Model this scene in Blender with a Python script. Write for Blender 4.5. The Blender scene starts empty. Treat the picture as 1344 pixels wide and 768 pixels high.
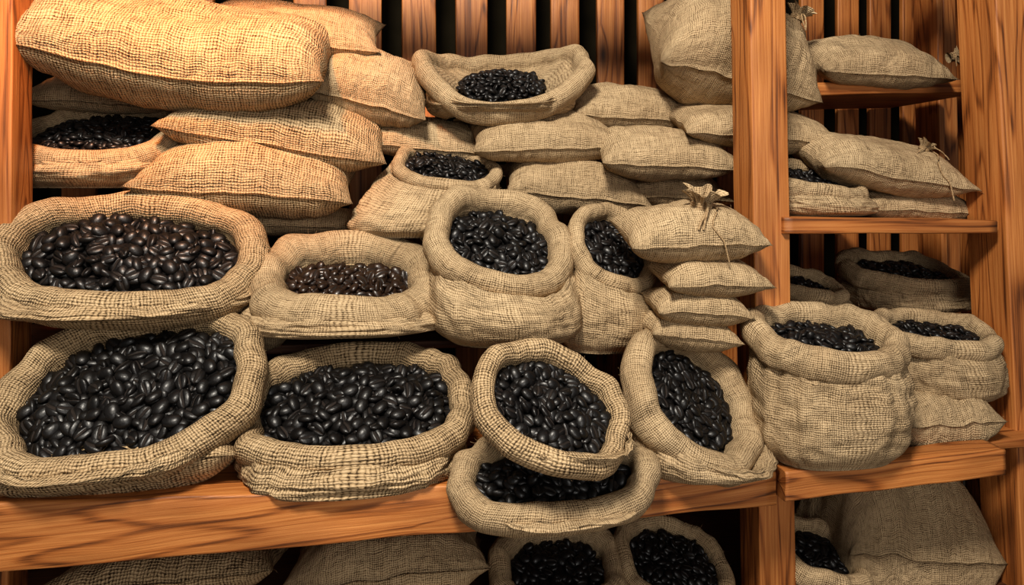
import bpy, math, random
import numpy as np
from mathutils import Vector, Matrix, noise
sc = bpy.context.scene
try:
    sc.view_settings.view_transform = 'Standard'
    for lk in ('Medium High Contrast', 'High Contrast'):
        try:
            sc.view_settings.look = lk; break
        except Exception as ex: pass
except Exception:
    pass

# ------------------------------------------------------------------ survey of the shelf elevation
F = 900.0; TH = math.radians(8.5); HZ = 250.0
C = Vector((0, -2.0, 1.5))
FW = Vector((math.sin(TH), math.cos(TH), 0)); RT = Vector((math.cos(TH), -math.sin(TH), 0)); UP = Vector((0, 0, 1))
def S(u, v, y):
    d = FW + RT * ((u - 672) / F) + UP * ((HZ - v) / F)
    t = (y - C.y) / d.y
    return C + d * t, F / t      # world point on the vertical plane y, photo px per metre there

# ------------------------------------------------------------------ materials
def new_mat(name):
    m = bpy.data.materials.new(name); m.use_nodes = True
    nt = m.node_tree
    return m, nt, nt.nodes['Principled BSDF']
def M(nt, op, a, b=None, c=None, clamp=False):
    n = nt.nodes.new('ShaderNodeMath'); n.operation = op; n.use_clamp = clamp
    for i, x in enumerate((a, b, c)):
        if x is None: continue
        if isinstance(x, (int, float)): n.inputs[i].default_value = x
        else: nt.links.new(x, n.inputs[i])
    return n.outputs[0]
def ramp(nt, fac, stops):
    n = nt.nodes.new('ShaderNodeValToRGB')
    e = n.color_ramp.elements
    while len(e) > 1: e.remove(e[-1])
    e[0].position = stops[0][0]; e[0].color = (*stops[0][1], 1)
    for p, c in stops[1:]:
        k = e.new(p); k.color = (*c, 1)
    nt.links.new(fac, n.inputs[0]); return n.outputs[0]
def noise_n(nt, vec, scale, detail=2, rough=.5, dist=0.0):
    n = nt.nodes.new('ShaderNodeTexNoise'); n.inputs['Scale'].default_value = scale
    n.inputs['Detail'].default_value = detail; n.inputs['Roughness'].default_value = rough
    n.inputs['Distortion'].default_value = dist
    nt.links.new(vec, n.inputs['Vector']); return n
def mapping(nt, vec, scale, loc=(0, 0, 0)):
    n = nt.nodes.new('ShaderNodeMapping'); n.inputs['Scale'].default_value = scale; n.inputs['Location'].default_value = loc
    nt.links.new(vec, n.inputs['Vector']); return n.outputs[0]
def mixc(nt, fac, a, b, mode='MIX'):
    n = nt.nodes.new('ShaderNodeMix'); n.data_type = 'RGBA'; n.blend_type = mode
    if isinstance(fac, (int, float)): n.inputs[0].default_value = fac
    else: nt.links.new(fac, n.inputs[0])
    for i, x in ((6, a), (7, b)):
        if isinstance(x, tuple): n.inputs[i].default_value = (*x, 1)
        else: nt.links.new(x, n.inputs[i])
    return n.outputs[2]

def burlap(name, cell, light, mid, gap, bump=.8):
    m, nt, bs = new_mat(name)
    uv = nt.nodes.new('ShaderNodeTexCoord').outputs['UV']
    nd = noise_n(nt, uv, .14 / cell, 3)
    off = nt.nodes.new('ShaderNodeVectorMath'); off.operation = 'MULTIPLY_ADD'
    nt.links.new(nd.outputs['Color'], off.inputs[0]); off.inputs[1].default_value = (cell * 2.2,) * 3
    nt.links.new(uv, off.inputs[2])
    sep = nt.nodes.new('ShaderNodeSeparateXYZ'); nt.links.new(off.outputs[0], sep.inputs[0])
    U = M(nt, 'MULTIPLY', sep.outputs[0], math.pi / cell); V = M(nt, 'MULTIPLY', sep.outputs[1], math.pi / cell)
    su, sv = M(nt, 'SINE', U), M(nt, 'SINE', V)
    hu, hv = M(nt, 'ABSOLUTE', su), M(nt, 'ABSOLUTE', sv)
    P = M(nt, 'MULTIPLY', su, sv)
    a = M(nt, 'MULTIPLY', M(nt, 'ADD', hu, P), .5); b = M(nt, 'MULTIPLY', M(nt, 'SUBTRACT', hv, P), .5)
    h = M(nt, 'MAXIMUM', a, b)
    n1 = noise_n(nt, mapping(nt, uv, (1 / cell, .10 / cell, 1)), 1.0, 2).outputs[0]
    n2 = noise_n(nt, mapping(nt, uv, (.10 / cell, 1 / cell, 1), (5, 3, 0)), 1.0, 2).outputs[0]
    fz = noise_n(nt, uv, 1.6 / cell, 2).outputs[0]
    yarn = M(nt, 'MULTIPLY', M(nt, 'ADD', n1, n2), .5)
    h2 = M(nt, 'ADD', h, M(nt, 'MULTIPLY', M(nt, 'SUBTRACT', yarn, .5), 1.6))
    h2 = M(nt, 'ADD', h2, M(nt, 'MULTIPLY', M(nt, 'SUBTRACT', fz, .5), .8))
    col = ramp(nt, h2, [(0.08, gap), (.40, mid), (.90, light)])
    big = noise_n(nt, uv, 5.0, 3).outputs[0]
    bl = ramp(nt, big, [(.3, (.84, .80, .75)), (.7, (1.06, 1.04, 1.0))])
    col = mixc(nt, 1.0, col, bl, 'MULTIPLY')
    nt.links.new(col, bs.inputs['Base Color'])
    bs.inputs['Roughness'].default_value = .95
    bs.inputs['Specular IOR Level'].default_value = .10
    wr = noise_n(nt, uv, 7.0, 3, .5, 1.0).outputs[0]
    b0 = nt.nodes.new('ShaderNodeBump'); b0.inputs['Strength'].default_value = .7; b0.inputs['Distance'].default_value = .04
    nt.links.new(wr, b0.inputs['Height'])
    bp = nt.nodes.new('ShaderNodeBump'); bp.inputs['Strength'].default_value = bump; bp.inputs['Distance'].default_value = cell * .4
    nt.links.new(h2, bp.inputs['Height']); nt.links.new(b0.outputs[0], bp.inputs['Normal']); nt.links.new(bp.outputs[0], bs.inputs['Normal'])
    return m
BUR_C = burlap('burlap_coarse', .0096, (.60, .455, .29), (.37, .27, .16), (.05, .032, .018), .95)
BUR_F = burlap('burlap_fine', .0066, (.59, .455, .295), (.41, .305, .19), (.11, .075, .042), .9)

def bean_mat(name, col, rough, coat, k=2.2):
    m, nt, bs = new_mat(name)
    tc = nt.nodes.new('ShaderNodeTexCoord').outputs['Object']
    n = noise_n(nt, tc, 28, 2).outputs[0]
    c2 = tuple(min(1, x * k) for x in col)
    nt.links.new(ramp(nt, n, [(.35, col), (.75, c2)]), bs.inputs['Base Color'])
    n2 = noise_n(nt, tc, 160, 2).outputs[0]
    bs.inputs['Roughness'].default_value = rough
    bs.inputs['Specular IOR Level'].default_value = .45
    bs.inputs['Coat Weight'].default_value = coat; bs.inputs['Coat Roughness'].default_value = .25
    bp = nt.nodes.new('ShaderNodeBump'); bp.inputs['Strength'].default_value = .25; bp.inputs['Distance'].default_value = .003
    nt.links.new(n2, bp.inputs['Height']); nt.links.new(bp.outputs[0], bs.inputs['Normal'])
    return m
BEAN = bean_mat('roasted_bean', (.0046, .0038, .0036), .44, .15, 1.8)
BEANW = bean_mat('roasted_bean_brown', (.016, .008, .0045), .38, .3)
GROOVE = bean_mat('bean_crease', (.011, .007, .005), .85, 0)
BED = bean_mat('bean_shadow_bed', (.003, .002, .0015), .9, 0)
m, nt, bs = new_mat('jute_twine'); TWINE = m
n = noise_n(nt, nt.nodes.new('ShaderNodeTexCoord').outputs['Object'], 220, 2).outputs[0]
nt.links.new(ramp(nt, n, [(.3, (.18, .11, .055)), (.7, (.48, .34, .19))]), bs.inputs['Base Color']); bs.inputs['Roughness'].default_value = .9

def wood(name, dark, mid, light, rough=.5):
    m, nt, bs = new_mat(name)
    uv = nt.nodes.new('ShaderNodeTexCoord').outputs['UV']
    vor = nt.nodes.new('ShaderNodeTexVoronoi'); vor.inputs['Scale'].default_value = 1.0
    nt.links.new(mapping(nt, uv, (1.7, 6.0, 1)), vor.inputs['Vector'])
    kd = vor.outputs['Distance']
    knot = M(nt, 'SUBTRACT', 1.0, M(nt, 'MULTIPLY', kd, 4.0, clamp=True), clamp=True)
    base = noise_n(nt, mapping(nt, uv, (.6, 7, 1)), 1.0, 2, .5, .25).outputs[0]
    g = M(nt, 'ADD', M(nt, 'MULTIPLY', base, 60.0), M(nt, 'MULTIPLY', knot, 8.0))
    lines = M(nt, 'POWER', M(nt, 'ADD', M(nt, 'MULTIPLY', M(nt, 'SINE', g), .5), .5), 5.0)
    fine = noise_n(nt, mapping(nt, uv, (2.0, 120, 1)), 1.0, 6, .7).outputs[0]
    f = M(nt, 'SUBTRACT', M(nt, 'ADD', M(nt, 'MULTIPLY', fine, 1.15), .0), M(nt, 'MULTIPLY', lines, .26))
    col = ramp(nt, f, [(.20, dark), (.45, mid), (.78, light)])
    big = noise_n(nt, mapping(nt, uv, (1.2, 3, 1)), 1.5, 2).outputs[0]
    col = mixc(nt, 1.0, col, ramp(nt, big, [(.3, (.70, .65, .60)), (.7, (1.12, 1.08, 1.0))]), 'MULTIPLY')
    ks = M(nt, 'MULTIPLY', M(nt, 'POWER', knot, 2.5), 1.5, clamp=True)
    col = mixc(nt, ks, col, tuple(x * .4 for x in dark))
    nt.links.new(col, bs.inputs['Base Color'])
    bs.inputs['Roughness'].default_value = rough
    bp = nt.nodes.new('ShaderNodeBump'); bp.inputs['Strength'].default_value = .45; bp.inputs['Distance'].default_value = .004
    nt.links.new(f, bp.inputs['Height']); nt.links.new(bp.outputs[0], bs.inputs['Normal'])
    return m
WOOD = wood('oiled_pine', (.11, .036, .010), (.40, .145, .038), (.64, .29, .098))
WOODD = wood('dark_shade_pine', (.035, .012, .005), (.085, .030, .011), (.14, .055, .02), .6)  # darker pine copy; puts the shade of the gaps into the riser colour

# ------------------------------------------------------------------ mesh builder
class MB:
    def __init__(s): s.v = []; s.f = []; s.m = []; s.uv = []; s.mats = []
    def mat(s, m):
        if m not in s.mats: s.mats.append(m)
        return s.mats.index(m)
    def grid(s, pts, uvs, mat, wrap=True):
        mi = s.mat(mat); R = len(pts); Cn = len(pts[0]); b = len(s.v)
        for row in pts: s.v.extend([tuple(p) for p in row])
        for r in range(R - 1):
            for c in range(Cn if wrap else Cn - 1):
                c2 = (c + 1) % Cn
                s.f.append((b + r * Cn + c, b + r * Cn + c2, b + (r + 1) * Cn + c2, b + (r + 1) * Cn + c))
                s.uv.extend((*uvs[r][c], *uvs[r][c + 1], *uvs[r + 1][c + 1], *uvs[r + 1][c])); s.m.append(mi)
    def tube(s, path, rad, mat, k=6):
        pts = []; uvs = []
        for i, p in enumerate(path):
            d = (path[min(i + 1, len(path) - 1)] - path[max(i - 1, 0)]).normalized()
            a = d.orthogonal().normalized(); b = d.cross(a)
            pts.append([p + (a * math.cos(2 * math.pi * j / k) + b * math.sin(2 * math.pi * j / k)) * rad for j in range(k)])
            uvs.append([(j * .01, i * .01) for j in range(k + 1)])
        s.grid(pts, uvs, mat)
    def raw(s, V, faces, mats):
        b = len(s.v); s.v.extend(map(tuple, V.tolist()))
        for f, mi in zip(faces, mats):
            s.f.append(tuple(b + i for i in f)); s.m.append(mi); s.uv.extend([0.0] * (2 * len(f)))
    def fibres(s, pts, cen, rnd, count, ln, rad):
        """stray jute fibres standing off the cloth"""
        R = len(pts); Cn = len(pts[0])
        for _ in range(count):
            p = pts[rnd.randrange(R)][rnd.randrange(Cn)]
            p = Vector(p); o = (p - cen).normalized()
            v = (o + Vector((rnd.uniform(-1, 1), rnd.uniform(-1, 1), rnd.uniform(-1, 1))) * .9).normalized()
            L = ln * rnd.uniform(.4, 1.3); cur = Vector((rnd.uniform(-1, 1), rnd.uniform(-1, 1), rnd.uniform(-1, .4))) * .35
            path = []; q = p - o * .002
            for i in range(5):
                path.append(q.copy()); q = q + v * L / 4; v = (v + cur).normalized()
            s.tube(path, rad, TWINE, 3)
    def build(s, name, origin=None, parent=None):
        me = bpy.data.meshes.new(name)
        o = Vector(origin) if origin is not None else Vector((0, 0, 0))
        A = np.array(s.v, dtype=float) - np.array(o)
        me.from_pydata(A.tolist(), [], s.f)
        for m in s.mats: me.materials.append(m)
        me.polygons.foreach_set('material_index', s.m)
        me.polygons.foreach_set('use_smooth', [True] * len(s.f))
        ul = me.uv_layers.new(name='UVMap'); ul.data.foreach_set('uv', s.uv)
        me.update()
        ob = bpy.data.objects.new(name, me); sc.collection.objects.link(ob); ob.location = o
        if parent: ob.parent = parent
        return ob

# ------------------------------------------------------------------ coffee bean template
def bean_template(hi):
    th = [-90, -60, -30, -5, 20, 45, 68, 82, 90, 98, 112, 135, 160, 185, 210, 240] if hi else [-90, -40, 5, 45, 78, 90, 102, 135, 175, 220]
    na = 9 if hi else 6
    V = []; Fc = []; mt = []
    K = len(th)
    for i in range(na):
        a = math.pi * (i + .6) / (na + .2)
        x = .5 * math.cos(a); r = math.sin(a) ** .82
        for t in th:
            tt = math.radians(t); c, sn = math.cos(tt), math.sin(tt)
            y = .385 * r * math.copysign(abs(c) ** .85, c)
            z = (.16 * sn ** .6 if sn > 0 else .28 * sn) * r
            if t == 90: z -= .13 * r ** .5; y += .035 * math.sin(x * 6)
            elif t in (82, 98, 78, 102): y += .035 * math.sin(x * 6)
            V.append((x, y, z))
    for i in range(na - 1):
        for k in range(K):
            k2 = (k + 1) % K
            Fc.append((i * K + k, (i + 1) * K + k, (i + 1) * K + k2, i * K + k2))
            mt.append(1 if 90 in (th[k], th[k2]) else 0)
    n0 = len(V); V.append((.5, 0, 0)); V.append((-.5, 0, 0))
    for k in range(K):
        k2 = (k + 1) % K
        Fc.append((n0, k, k2)); mt.append(0)
        Fc.append((n0 + 1, (na - 1) * K + k2, (na - 1) * K + k)); mt.append(0)
    return np.array(V), Fc, mt
BT = {True: bean_template(True), False: bean_template(False)}

def sup(phi, n):
    c, s = math.cos(phi), math.sin(phi)
    return math.copysign(abs(c) ** (2 / n), c), math.copysign(abs(s) ** (2 / n), s)

# ------------------------------------------------------------------ open sack full of beans
def open_sack(mx, my, mw, mh, tilt, roll, bx, by, bw, y, bf=None, depth=3, bean=20, rim=15, n=2.6,
              sad=0.0, coarse=False, seed=1, brown=False, yb=.04, hi=True, bd=None, bmax=None, cuff=1.25, fold=1.5, dome=.10, crease=.3):
    rnd = random.Random(seed); mb = MB()
    cloth = BUR_C if coarse else BUR_F
    Pm, s = S(mx, my, y)
    t = math.radians(tilt); rl = math.radians(roll)
    e = math.atan((my - HZ) / F)
    a = mw / s; b = (mh / s) / max(.2, math.sin(t + e))
    b = min(b, (bmax or 1.15) * a)
    B0 = (bd or .8) * bw / s
    zb = S(bx, by, y + yb - B0 * .75)[0].z
    Pb = S(bx, my, y + yb)[0]; Pb.z = zb
    rr = rim / s; rv = rr * cuff; dep = depth / s
    A0 = bw / s
    h = (Pm - Pb).length
    sc_ = max(.35, 1 - (1.5 * rv) / h)
    r_in = (a - 2 * rr) / a; r_inb = (b - 2 * rr) / b
    if bf is None: bf = r_in + .02
    bfb = bf * r_inb / r_in
    prof = []
    for m_ in (0.02, .35, .65, .84): prof.append((0, m_, 0, 0))
    NB = 22
    for i in range(NB + 1):
        q = i / NB
        bul = .95 + .11 * math.sin(min(1, q * .95 + .12) * math.pi) ** .8
        if q < .18: bul = .84 + (bul - .84) * math.sin(q / .18 * math.pi / 2)
        prof.append((q * sc_, bul, -rr * crease * q * q, 0))
    nrim0 = len(prof)
    for k in range(15):
        al = math.radians(-85 + 285 * k / 14)
        prof.append((1, 1, -rr + rr * math.cos(al) if al > -.6 else -rr + rr * (.45 + .55 * math.cos(al)), -rv + rv * math.sin(al)))
    z_in = prof[-1][3]
    for k in range(1, 9):
        q = k / 8
        prof.append((1, None, q, z_in - (dep + .3 * rv) * q ** 1.1))
    zlev = z_in - (dep + .3 * rv)
    zbean = zlev + .35 * rv
    NP = 144
    Ry = Matrix.Rotation(rl, 3, 'Y')
    def frame(sx, x, yy, zl):
        w = sx ** 1.3
        R = Ry if sx >= 1 else Matrix.Rotation(rl * w, 3, 'Y')
        R = R @ Matrix.Rotation(t * w, 3, 'X')
        return Pb.lerp(Pm, sx) + R @ Vector((x, yy, zl))
    sd = Vector((seed * 7.31, seed * 3.17, seed * 1.7))
    pts = []; uvs = []; vlen = 0; prev = None
    per = 2 * math.pi * a
    for (sx, mul, off, zl) in prof:
        row = []
        aa = A0 + (a - A0) * sx; bb = B0 + (b - B0) * sx
        inner = mul is None
        for j in range(NP):
            ph = 2 * math.pi * j / NP
            cx, cy = sup(ph, n)
            d = Vector((math.cos(ph), math.sin(ph)))
            lo = noise.noise(Vector((d.x * 1.3, d.y * 1.3, sx * 1.5)) + sd)
            md = noise.noise(Vector((d.x * 3.2, d.y * 3.2, sx * 3.0 + zl * 5)) + sd)
            fo = noise.noise(Vector((d.x * 6.5, d.y * 6.5, sx * 1.6)) + sd)
            fh = noise.noise(Vector((d.x * 2.2 + sx * 2, d.y * 2.2, sx * 8)) + sd)
            fh = 1 - 3.2 * abs(fh)           # soft slump creases
            env = 1 if inner else (min(1, sx * 5) if mul > .5 else 0)
            rad = aa * (.05 * lo + .028 * md * fold + (.020 * fo + .013 * fh) * fold * (1 if sx < 1 else .30)) * env
            if inner:
                q = off; rad *= (1 - q * .8)
                x = ((a - 2 * rr) * (1 - q) + a * bf * q + rad) * cx; yy = ((b - 2 * rr) * (1 - q) + b * bfb * q + rad) * cy
            else:
                x = (aa * mul + off + rad) * cx; yy = (bb * mul + off + rad) * cy
            z = zl
            if sx > .3:
                q = (sx - .3) / .7
                z += q * (aa * .09 * noise.noise(Vector((d.x * 1.1 + 9, d.y * 1.1, 0)) + sd) + rr * .40 * noise.noise(Vector((d.x * 3, d.y * 3, 3)) + sd)
                          + sad * a * (d.x ** 2 - .5)) * (1 if not inner else 1 - off)
            row.append(frame(sx, x, yy, z))
        mid = row[int(NP * .75)]
        if prev is not None: vlen += (mid - prev).length
        prev = mid
        pts.append(row)
        uvs.append([(per * j / NP + seed, vlen) for j in range(NP + 1)])
    mb.grid(pts, uvs, cloth)
    mb.fibres(pts[nrim0 - 8:nrim0 + 12], Pm - Vector((0, 0, h * .4)), rnd, 90 if hi else 30, .016, .00045)
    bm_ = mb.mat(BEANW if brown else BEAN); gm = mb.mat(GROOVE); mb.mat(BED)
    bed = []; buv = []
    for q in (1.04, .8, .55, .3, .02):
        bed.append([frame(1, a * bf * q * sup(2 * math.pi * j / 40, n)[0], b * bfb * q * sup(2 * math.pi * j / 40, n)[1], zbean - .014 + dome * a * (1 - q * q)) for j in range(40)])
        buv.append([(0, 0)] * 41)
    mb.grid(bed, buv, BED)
    L = bean / s
    V0, F0, m0 = BT[hi]
    nv = len(V0)
    allV = []; cnt = 0
    ai, bi = a * bf, b * bfb
    for layer, (sp, zo) in enumerate(((.60, 0), (.80, .26))):
        st = L * sp; iy = 0; yy = -bi
        while yy < bi:
            xx = -ai + (st / 2 if iy % 2 else 0)
            while xx < ai:
                px = xx + rnd.uniform(-.3, .3) * st; py = yy + rnd.uniform(-.3, .3) * st
                q = (abs(px / ai) ** n + abs(py / bi) ** n) ** (1 / n)
                if q < 1.0 and not (layer and (rnd.random() < .2 or q > .95)):
                    hgt = zbean + dome * a * (1 - q * q) + L * (zo + rnd.uniform(-.05, .14)) + L * .25 * noise.noise(Vector((px / L * .35, py / L * .35, seed)))
                    R = Matrix.Rotation(rnd.uniform(0, 6.283), 3, 'Z') @ Matrix.Rotation(rnd.gauss(0, .35), 3, 'Y') @ Matrix.Rotation((0 if rnd.random() < .5 else math.pi) + rnd.gauss(0, .45), 3, 'X')
                    Pc = frame(1, px, py, hgt)
                    RR = (Ry @ Matrix.Rotation(t, 3, 'X')) @ R
                    sz = L * rnd.uniform(.84, 1.08)
                    allV.append((V0 * sz) @ np.array(RR).T + np.array(Pc)); cnt += 1
                xx += st
            yy += st * .87; iy += 1
    VV = np.concatenate(allV)
    FF = []; MM = []
    mm = [gm if k else bm_ for k in m0]
    for i in range(cnt):
        o = i * nv
        FF.extend([tuple(o + k for k in f) for f in F0]); MM.extend(mm)
    mb.raw(VV, FF, MM)
    return mb.build('open_burlap_sack_of_coffee_beans', origin=Pb)

# ------------------------------------------------------------------ tie / ruffle
def add_tie(mb, P, dirv, R, cloth, seed, ruff=True):
    rnd = random.Random(seed)
    d = Vector(dirv).normalized(); a = d.orthogonal().normalized(); b = d.cross(a)
    if ruff:
        pts = []; uvs = []
        for i in range(9):
            q = i / 8; row = []
            for j in range(60):
                ph = 2 * math.pi * j / 60
                r = R * (.55 - .9 * q + 1.35 * q * q if q > .3 else .62 - .9 * q) * (1 + .28 * q * math.sin(9 * ph + seed) + .2 * q * noise.noise(Vector((math.cos(ph) * 2, math.sin(ph) * 2, seed))))
                row.append(P + d * (R * 1.1 * q - R * .4 + R * .12 * q * math.sin(5 * ph)) + (a * math.cos(ph) + b * math.sin(ph) * .8) * r)
            pts.append(row); uvs.append([(j * .006, i * .012) for j in range(61)])
        mb.grid(pts, uvs, cloth)
    for k in range(3):
        path = [P + d * (R * (-.06 + .1 * k)) + (a * math.cos(x) + b * math.sin(x)) * R * .42 for x in [2 * math.pi * i / 20 for i in range(21)]]
        mb.tube(path, R * .07, TWINE)
    for k in range(2):
        p = P + d * R * .1 - Vector((0, R * .4, 0)); path = []
        v = Vector((rnd.uniform(-.6, .8), -.35, .2))
        for i in range(12):
            path.append(p.copy()); p = p + v * R * .2; v += Vector((rnd.uniform(-.15, .15), 0.02, -.14))
        mb.tube(path, R * .055, TWINE)

# ------------------------------------------------------------------ closed stuffed sack
def closed_sack(cx, cy, hw, hh, roll, y, bend=0.0, W=.55, tie=None, coarse=False, seed=1, pinch=.09, yaw=0, lean=.5, taper=0.0, px=2.7, pv=2.6, cord=None):
    mb = MB(); cloth = BUR_C if coarse else BUR_F
    s = S(cx, cy, y)[1]
    for _ in range(3):
        Wd = W * hw / s
        P, s = S(cx, cy, y - .6 * Wd)
    P = P + Vector((0, .6 * Wd, 0))
    L = hw / s; H = hh / s; Wd = W * L
    e = math.atan((cy - HZ) / F)
    tp = math.asin(min(.75, lean * H / Wd)); T = math.sqrt(max(.2 * H * H, H * H - (Wd * math.sin(tp)) ** 2)) / math.cos(tp) * 1.08
    t = tp - e; rl = math.radians(roll)
    R = Matrix.Rotation(math.radians(yaw), 3, 'Z') @ Matrix.Rotation(rl, 3, 'Y') @ Matrix.Rotation(t, 3, 'X')
    sd = Vector((seed * 5.1, seed * 2.3, seed * .7))
    NU, NV = 84, 30
    pts = []
    for i in range(NU + 1):
        u = -math.cos(math.pi * i / NU)
        u = .5 * u + .5 * (-1 + 2 * i / NU)
        row = []
        def pt(v, sg, fl=0):
            f = (max(0, 1 - abs(u) ** px)) ** .58; g = (max(0, 1 - abs(v) ** pv)) ** .52
            lo = noise.noise(Vector((u * 1.6, v * 1.6, sg)) + sd); md = noise.noise(Vector((u * 4.5, v * 3.5, sg * 2)) + sd)
            cr = 1 - 3 * abs(noise.noise(Vector((u * 2.5 + v, v * 4.5, sg * 3)) + sd))
            z = T * f * g * sg * (1 + .16 * lo + .08 * md + .03 * cr)
            edge = max(abs(u), abs(v)) ** 5
            puck = noise.noise(Vector((u * 12, v * 2.0, sg)) + sd) * abs(v) ** 4 + noise.noise(Vector((u * 2, v * 11, sg)) + sd) * abs(u) ** 4
            z += T * .20 * puck * (1 - edge * .5) * (f * g) ** .4
            x = L * u * (1 - pinch * .9 * (1 - v * v) * u * u)
            yy = Wd * v * (1 - pinch * (1 - u * u) - .0) * (1 - taper * u) + fl * .006
            x *= 1 + .02 * noise.noise(Vector((v * 3, 1, 0)) + sd)
            z += T * (.10 * noise.noise(Vector((u * 1.4, v * 1.4, 7)) + sd)) + bend * L * (u * u - .4)
            z += T * .08 * noise.noise(Vector((u * 4, v * 4, 2)) + sd) * edge
            return P + R @ Vector((x, yy, z))
        vs = [-math.cos(math.pi * k / NV) for k in range(NV + 1)]
        for v in vs: row.append(pt(v, 1))
        row.append(pt(1, 0, 1))
        for v in reversed(vs): row.append(pt(v, -1))
        row.append(pt(-1, 0, -1))
        pts.append(row)
    # cloth coordinates from real arc lengths
    midr = pts[NU // 2]; vc = [0]
    for k in range(1, len(midr) + 1): vc.append(vc[-1] + (midr[k % len(midr)] - midr[k - 1]).length)
    uc = [0]
    for i in range(1, NU + 1): uc.append(uc[-1] + (pts[i][NV // 2] - pts[i - 1][NV // 2]).length)
    uvs = [[(uc[i] + seed, v) for v in vc] for i in range(NU + 1)]
    mb.grid(pts, uvs, cloth)
    mb.fibres(pts, P, random.Random(seed), 40, .014, .00045)
    if tie:
        for (tu, tv, dx, dz, rpx) in tie:
            Pt, s2 = S(tu, tv, y - Wd * .35)
            add_tie(mb, Pt, (dx, -.25, dz), rpx / s2, cloth, seed)
    if cord:      # string running over the top face and hanging at the front edge
        vs_i = list(range(NV // 2, -1, -2)); path = []
        for n_, k in enumerate(vs_i):
            ii = int(NU * (cord + .03 * math.sin(n_)))
            path.append(pts[ii][k] + Vector((0, -.004, .004)))
        e_ = path[-1]
        for q in range(1, 5): path.append(e_ + Vector((.004 * q, -.003, -.016 * q)))
        mb.tube(path, .0028, TWINE, 5)
    return mb.build('closed_burlap_sack', origin=P)

# ------------------------------------------------------------------ timber
def timber(name, P0, P1, wdir, w0, w1, ddir, d0, d1, mat, parent, seed=0, N=24, r=.006, rough=.0018):
    mb = MB(); P0 = Vector(P0); P1 = Vector(P1); wd = Vector(wdir); dd = Vector(ddir)
    Ln = (P1 - P0).length; pts = []; uvs = []
    def section(w, d):
        out = []
        for (sx, sy, base) in ((1, 1, 0), (-1, 1, 90), (-1, -1, 180), (1, -1, 270)):
            for k in range(4):
                al = math.radians(base + 30 * k)
                out.append((sx * (w / 2 - r) + r * math.cos(al), sy * (d / 2 - r) + r * math.sin(al)))
        res = []
        for i, p in enumerate(out):
            res.append(p); q = out[(i + 1) % len(out)]
            if i % 4 == 3:
                for k in (1, 2, 3): res.append((p[0] + (q[0] - p[0]) * k / 4, p[1] + (q[1] - p[1]) * k / 4))
        return res
    def ring(q, sh):
        w = w0 + (w1 - w0) * q; d = d0 + (d1 - d0) * q
        sec = section(w, d); row = []; ur = []; acc = 0
        for i, (x, y) in enumerate(sec):
            c = P0.lerp(P1, q)
            nz = noise.noise(Vector((x * 25, y * 25, q * Ln * 4 + seed))) * rough * 2
            row.append(c + wd * (x * sh + nz) + dd * (y * sh + nz))
            ur.append((q * Ln + seed * 1.37, acc + seed * .73))
            x2, y2 = sec[(i + 1) % len(sec)]; acc += math.hypot(x2 - x, y2 - y)
        ur.append((q * Ln + seed * 1.37, acc + seed * .73))
        return row, ur
    for q, sh in [(0, .01), (0, .97)] + [(i / N, 1) for i in range(N + 1)] + [(1, .97), (1, .01)]:
        a, b = ring(q, sh); pts.append(a); uvs.append(b)
    mb.grid(pts, uvs, mat)
    return mb.build(name, parent=parent)

X = (1, 0, 0); Y = (0, 1, 0); Z = (0, 0, 1)
unit = bpy.data.objects.new('wooden_shelving_unit', None); sc.collection.objects.link(unit)
def T(*a, **k): return timber(*a, parent=unit, **k)

YF = -.12
def beam_from(name, u0, t0, b0, u1, t1, b1, y, depth, seed):
    p0, s0 = S(u0, (t0 + b0) / 2, y); p1, s1 = S(u1, (t1 + b1) / 2, y)
    h0 = (b0 - t0) / s0; h1 = (b1 - t1) / s1
    p0.y += depth / 2; p1.y += depth / 2
    return T(name, p0, p1, Z, h0, h1, Y, depth, depth, WOOD, seed=seed, N=60, rough=.003)
beam_from('shelf_beam_left_bay', -60, 664, 758, 1019, 621, 664, YF, .10, 3)
beam_from('shelf_beam_right_bay', 1031, 620, 659, 1320, 590, 625, YF, .09, 8)
zl0 = S(-60, 668, YF)[0]; zl1 = S(1019, 623, YF)[0]
T('shelf_deck_left_bay', (zl0.x - .3, .5, zl0.z - .022), (zl1.x, .5, zl1.z - .022), Z, .03, .03, Y, 1.02, 1.02, WOOD, seed=5)
zr0 = S(1031, 622, YF)[0]; zr1 = S(1320, 592, YF)[0]
T('shelf_deck_right_bay', (zr0.x, .5, zr0.z - .022), (zr1.x + .3, .5, zr1.z - .022), Z, .03, .03, Y, 1.02, 1.02, WOOD, seed=6)
pa = S(1022, 768, .08)[0]; pb = S(1008, 0, .08)[0]
k = (pb - pa) / (pb.z - pa.z)
foot = pa - k * pa.z; head = pa + k * (2.6 - pa.z)
T('centre_post', foot + Vector((0, .07, 0)), head + Vector((0, .07, 0)), X, .125, .125, Y, .14, .14, WOOD, seed=11, N=50, rough=.003)
pa = S(1345, 768, .05)[0]; pb = S(1309, 0, .05)[0]
k = (pb - pa) / (pb.z - pa.z)
foot = pa - k * pa.z; head = pa + k * (2.6 - pa.z)
T('right_post', foot + Vector((.10, .09, 0)), head + Vector((.10, .09, 0)), X, .2, .2, Y, .17, .17, WOOD, seed=14, N=50, rough=.003)
pa = S(8, 300, .3)[0]; pb = S(21, 0, .3)[0]
T('left_post', (pa.x - .06, .36, 0), (pb.x - .06, .36, 2.6), X, .12, .12, Y, .12, .12, WOOD, seed=17, N=50)
p0 = S(1030, 296, .06)[0]; p1 = S(1309, 296, .06)[0]
T('middle_shelf', (p0.x, .50, p0.z), (p1.x, .50, p1.z - .005), Z, .052, .045, Y, .88, .88, WOOD, seed=21)
p0 = S(1060, 117, .45)[0]; p1 = S(1262, 112, .45)[0]
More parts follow.
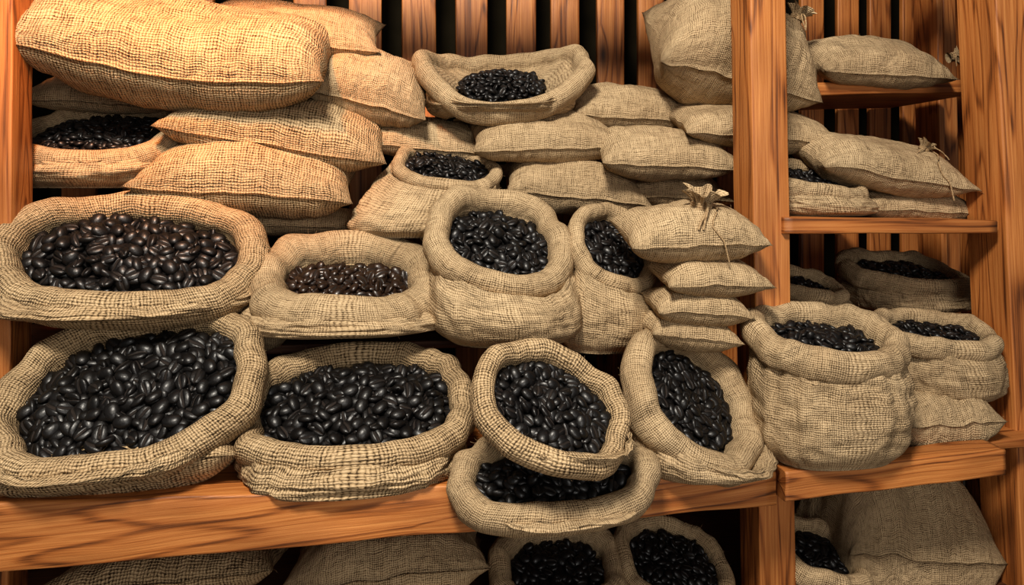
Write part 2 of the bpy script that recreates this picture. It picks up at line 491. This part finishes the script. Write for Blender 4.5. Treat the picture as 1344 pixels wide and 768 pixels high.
T('upper_shelf', (p0.x, .72, p0.z), (p1.x + .1, .72, p1.z), Z, .05, .05, Y, .55, .55, WOOD, seed=22)
T('base_shelf', (-1.6, .45, .09), (2.5, .45, .09), Z, .05, .05, Y, .95, .95, WOODD, seed=23)
T('header_beam', (-1.6, .15, 2.6), (2.5, .15, 2.6), Z, .14, .14, Y, .12, .12, WOOD, seed=24)
zr = S(450, 455, .35)[0].z
T('riser_step_low', (-1.45, .70, zr - .015), (S(940, 450, .35)[0].x, .70, zr - .015), Z, .03, .03, Y, .6, .6, WOODD, seed=25)
zu = S(450, 300, .65)[0].z
T('riser_step_high', (-1.45, .85, zu - .015), (S(830, 300, .6)[0].x, .85, zu - .015), Z, .03, .03, Y, .34, .34, WOODD, seed=26)
YS = 1.06
for i, (u0, u1) in enumerate([(-60, -22), (0, 38), (80, 125), (160, 205), (235, 280), (310, 352), (385, 428), (458, 501), (527, 572), (598, 640), (665, 704), (723, 761), (784, 820), (838, 872), (892, 925), (944, 975),
                              (1002, 1030), (1052, 1082), (1100, 1128), (1142, 1170), (1185, 1212), (1225, 1250), (1265, 1290)]):
    a = S(u0, 60, YS)[0]; b = S(u1, 60, YS)[0]
    T('back_slat_%d' % (i + 1), ((a.x + b.x) / 2, YS + .015, .1), ((a.x + b.x) / 2, YS + .015, 2.75), X, b.x - a.x, b.x - a.x, Y, .03, .03, WOOD, seed=30 + i * 1.7, N=12)
for i, yy in enumerate((.35, .6, .85)):
    T('right_side_plank_%d' % (i + 1), (2.42, yy, .1), (2.36, yy, 2.6), X, .03, .03, Y, .15, .15, WOOD, seed=60 + i)
    T('left_side_plank_%d' % (i + 1), (-1.62, yy, .1), (-1.62, yy, 2.6), X, .03, .03, Y, .17, .17, WOODD, seed=70 + i)
T('rear_post', (S(1262, 0, .9)[0].x - .02, .95, .1), (S(1262, 0, .9)[0].x - .05, .95, 2.6), X, .08, .08, Y, .08, .08, WOOD, seed=77)

def slab(name, c, sx, sy, sz, mat):
    mb = MB(); mi = mb.mat(mat)
    V = [(c[0] + sx * i / 2, c[1] + sy * j / 2, c[2] + sz * k_ / 2) for i in (-1, 1) for j in (-1, 1) for k_ in (-1, 1)]
    for f in ((0, 1, 3, 2), (4, 6, 7, 5), (0, 4, 5, 1), (2, 3, 7, 6), (0, 2, 6, 4), (1, 5, 7, 3)):
        mb.f.append(f); mb.m.append(0); mb.uv.extend([0.0] * 8)
    mb.v = V; o = mb.build(name, origin=c)
    o.data.polygons.foreach_set('use_smooth', [False] * 6); return o
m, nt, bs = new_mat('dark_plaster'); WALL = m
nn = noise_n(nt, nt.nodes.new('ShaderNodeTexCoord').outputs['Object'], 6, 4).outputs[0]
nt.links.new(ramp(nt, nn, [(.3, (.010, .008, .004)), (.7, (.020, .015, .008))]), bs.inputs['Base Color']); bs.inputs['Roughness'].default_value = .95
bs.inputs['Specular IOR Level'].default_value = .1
m, nt, bs = new_mat('floor_concrete'); FLR = m
nn = noise_n(nt, nt.nodes.new('ShaderNodeTexCoord').outputs['Object'], 5, 5).outputs[0]
nt.links.new(ramp(nt, nn, [(.3, (.10, .085, .07)), (.7, (.2, .17, .14))]), bs.inputs['Base Color']); bs.inputs['Roughness'].default_value = .7
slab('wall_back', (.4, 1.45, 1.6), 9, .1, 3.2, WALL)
slab('floor', (.4, -1.5, -.05), 9, 6, .1, FLR)

# ------------------------------------------------------------------ OPEN SACKS
O = open_sack; K = closed_sack
K(162, 624, 148, 42, -5, .04, coarse=True, seed=101, W=.5, lean=.3)
O(163, 500, 178, 110, 42, -10, 150, 628, 128, .03, bean=25, rim=20, coarse=True, seed=2, n=2.4, yb=.03)
O(467, 516, 155, 77, 29, -1, 467, 650, 130, .06, bean=23, rim=17, coarse=True, seed=3, n=2.8, dome=.12)
O(730, 612, 142, 66, 36, 0, 730, 688, 104, -.19, bean=22, rim=19, seed=4, n=2.2, yb=.05)
O(732, 524, 114, 78, 42, 20, 735, 600, 84, -.27, bean=21, rim=15, seed=5, n=2.3, coarse=True)
O(923, 516, 108, 90, 44, 34, 915, 634, 88, -.06, bean=18, rim=18, seed=6, n=2.3, depth=5)
O(1085, 428, 104, 38, 18, 2, 1085, 617, 92, -.06, bean=16, rim=16, seed=7, n=2.7, bmax=.8, bd=.7, fold=2.2)
K(1243, 560, 70, 46, 1, .10, seed=8, W=.8, lean=.2)
O(1228, 424, 82, 24, 15, 4, 1238, 530, 68, .12, bean=13, rim=11, seed=9, n=2.8, hi=False, bmax=.8)
# second tier
O(168, 318, 173, 84, 46, 5, 170, 420, 150, .28, bean=23, rim=21, coarse=True, seed=10, n=2.4, depth=4, bd=.6)
O(457, 350, 127, 54, 34, 3, 457, 443, 122, .27, bean=17, rim=23, seed=11, n=3.0, brown=True, depth=4, cuff=1.1, bd=.6)
O(660, 303, 100, 68, 44, 10, 668, 456, 92, .20, bean=17, rim=17, seed=12, n=2.4, depth=4)
O(812, 318, 66, 54, 44, 24, 795, 464, 64, .24, bean=15, rim=11, seed=13, n=2.4, depth=4)
# upper pile
O(130, 163, 112, 38, 32, -3, 125, 247, 104, .62, bean=14, rim=13, seed=14, n=2.5, hi=False, bd=.6)
O(588, 212, 72, 26, 30, 8, 552, 312, 98, .52, bean=13, rim=9, seed=15, n=2.6, hi=False, cuff=1.0, crease=.1)
O(660, 86, 116, 34, 34, -3, 655, 153, 82, .60, bf=.50, bean=12, rim=12, seed=16, n=2.3, hi=False, sad=.30, depth=12)
# right bay shelves
O(1066, 226, 76, 22, 26, 8, 1070, 284, 72, .26, bean=12, rim=10, seed=17, hi=False, bmax=.8)
O(1060, 366, 52, 20, 20, 10, 1060, 420, 50, .44, bean=11, rim=8, seed=18, hi=False, bmax=.8)
O(1188, 348, 84, 26, 19, 4, 1188, 412, 76, .50, bean=12, rim=10, seed=19, hi=False, bmax=.8)
# base shelf
O(733, 735, 92, 58, 24, 0, 735, 900, 88, .20, bean=17, rim=15, seed=20)
O(890, 730, 80, 56, 24, 12, 890, 900, 80, .20, bean=15, rim=11, seed=21)
O(1078, 716, 66, 44, 20, 14, 1080, 900, 66, .18, bean=14, rim=11, seed=22)

# ------------------------------------------------------------------ CLOSED SACKS
K(232, 52, 196, 66, 7, .54, bend=.12, seed=31, W=.5, coarse=True, lean=.4, px=5.5, pinch=.04)
K(375, 30, 125, 34, 3, .72, seed=32)
K(487, 110, 80, 47, 12, .64, seed=33, W=.7)
K(132, 118, 95, 26, 2, .84, seed=34)
K(365, 165, 147, 47, 9, .60, seed=35, coarse=True, W=.45)
K(322, 230, 141, 50, 4, .56, seed=36, coarse=True, W=.45)
K(385, 290, 100, 20, 2, .70, seed=37)
K(560, 180, 85, 28, 4, .72, seed=38)
K(832, 138, 84, 30, 2, .66, seed=39, tie=[(905, 135, 1, .1, 8)])
K(720, 177, 102, 34, -1, .58, seed=40, tie=[(648, 188, -.6, .8, 9)])
K(880, 200, 96, 33, 3, .46, seed=41)
K(760, 243, 97, 38, 6, .58, seed=42)
K(893, 248, 70, 24, 3, .56, seed=43)
K(915, 306, 96, 38, -1, .06, seed=44, tie=[(920, 270, .1, 1, 30)], cord=.6)
K(942, 366, 73, 26, 2, .04, seed=45, W=.6)
K(923, 405, 66, 26, 5, .05, seed=46, W=.6)
K(912, 438, 63, 25, 8, .07, seed=47, W=.6)
K(870, 300, 60, 30, 6, .58, seed=48)
K(1000, 163, 110, 30, 4, .46, seed=49)
K(978, 62, 114, 74, 12, .50, seed=50, W=.7, tie=[(1046, 24, .4, 1, 20)])
K(1163, 77, 95, 32, 2, .50, seed=51, tie=[(1250, 75, 1, .15, 13)])
K(1175, 215, 113, 36, 8, .30, seed=52, tie=[(1212, 196, .5, .8, 14)], cord=.72)
K(1205, 267, 90, 24, 2, .34, seed=53)
K(1120, 400, 70, 20, 6, .62, seed=54)
K(325, 415, 60, 45, 10, .42, seed=55, W=.8)
K(210, 775, 150, 42, -3, .30, seed=56, coarse=True)
K(508, 764, 134, 56, -2, .25, seed=57, W=.7)
K(1200, 735, 114, 100, 8, .30, seed=58, W=.6, lean=.2, px=3.6, pv=3.4)
K(560, 740, 80, 30, 3, .5, seed=59)

# ------------------------------------------------------------------ lights
def area(name, loc, target, size, e, col):
    l = bpy.data.lights.new(name, 'AREA'); l.energy = e; l.size = size; l.color = col
    o = bpy.data.objects.new(name, l); sc.collection.objects.link(o); o.location = loc
    o.rotation_euler = (Vector(target) - Vector(loc)).to_track_quat('-Z', 'Y').to_euler(); return o
area('ceiling_key_light', (-.5, -2.3, 3.9), (.15, .2, .9), .6, 185, (1, .93, .82))
area('room_fill_light', (.8, -3.8, 1.7), (.4, .2, .8), 1.6, 42, (1, .96, .91))
l = bpy.data.lights.new('warm_lamp', 'SPOT'); l.energy = 260; l.color = (1, .30, .02); l.spot_size = math.radians(58); l.spot_blend = 1; l.shadow_soft_size = .10
l.specular_factor = .2
o = bpy.data.objects.new('warm_lamp', l); sc.collection.objects.link(o); o.location = (-.75, -.75, 3.0)
o.rotation_euler = (Vector((-.72, .55, 2.08)) - o.location).to_track_quat('-Z', 'Y').to_euler()
w = bpy.data.worlds.new('room_ambient'); sc.world = w; w.use_nodes = True
w.node_tree.nodes['Background'].inputs[0].default_value = (.9, .88, .86, 1); w.node_tree.nodes['Background'].inputs[1].default_value = .14

# ------------------------------------------------------------------ camera
cd = bpy.data.cameras.new('camera'); co = bpy.data.objects.new('camera', cd); sc.collection.objects.link(co)
co.location = C; co.rotation_euler = (math.radians(90), 0, -TH)
cd.sensor_width = 36; cd.lens = 36 * F / 1344; cd.shift_y = -(384 - HZ) / 1344; cd.clip_start = .05
sc.camera = co
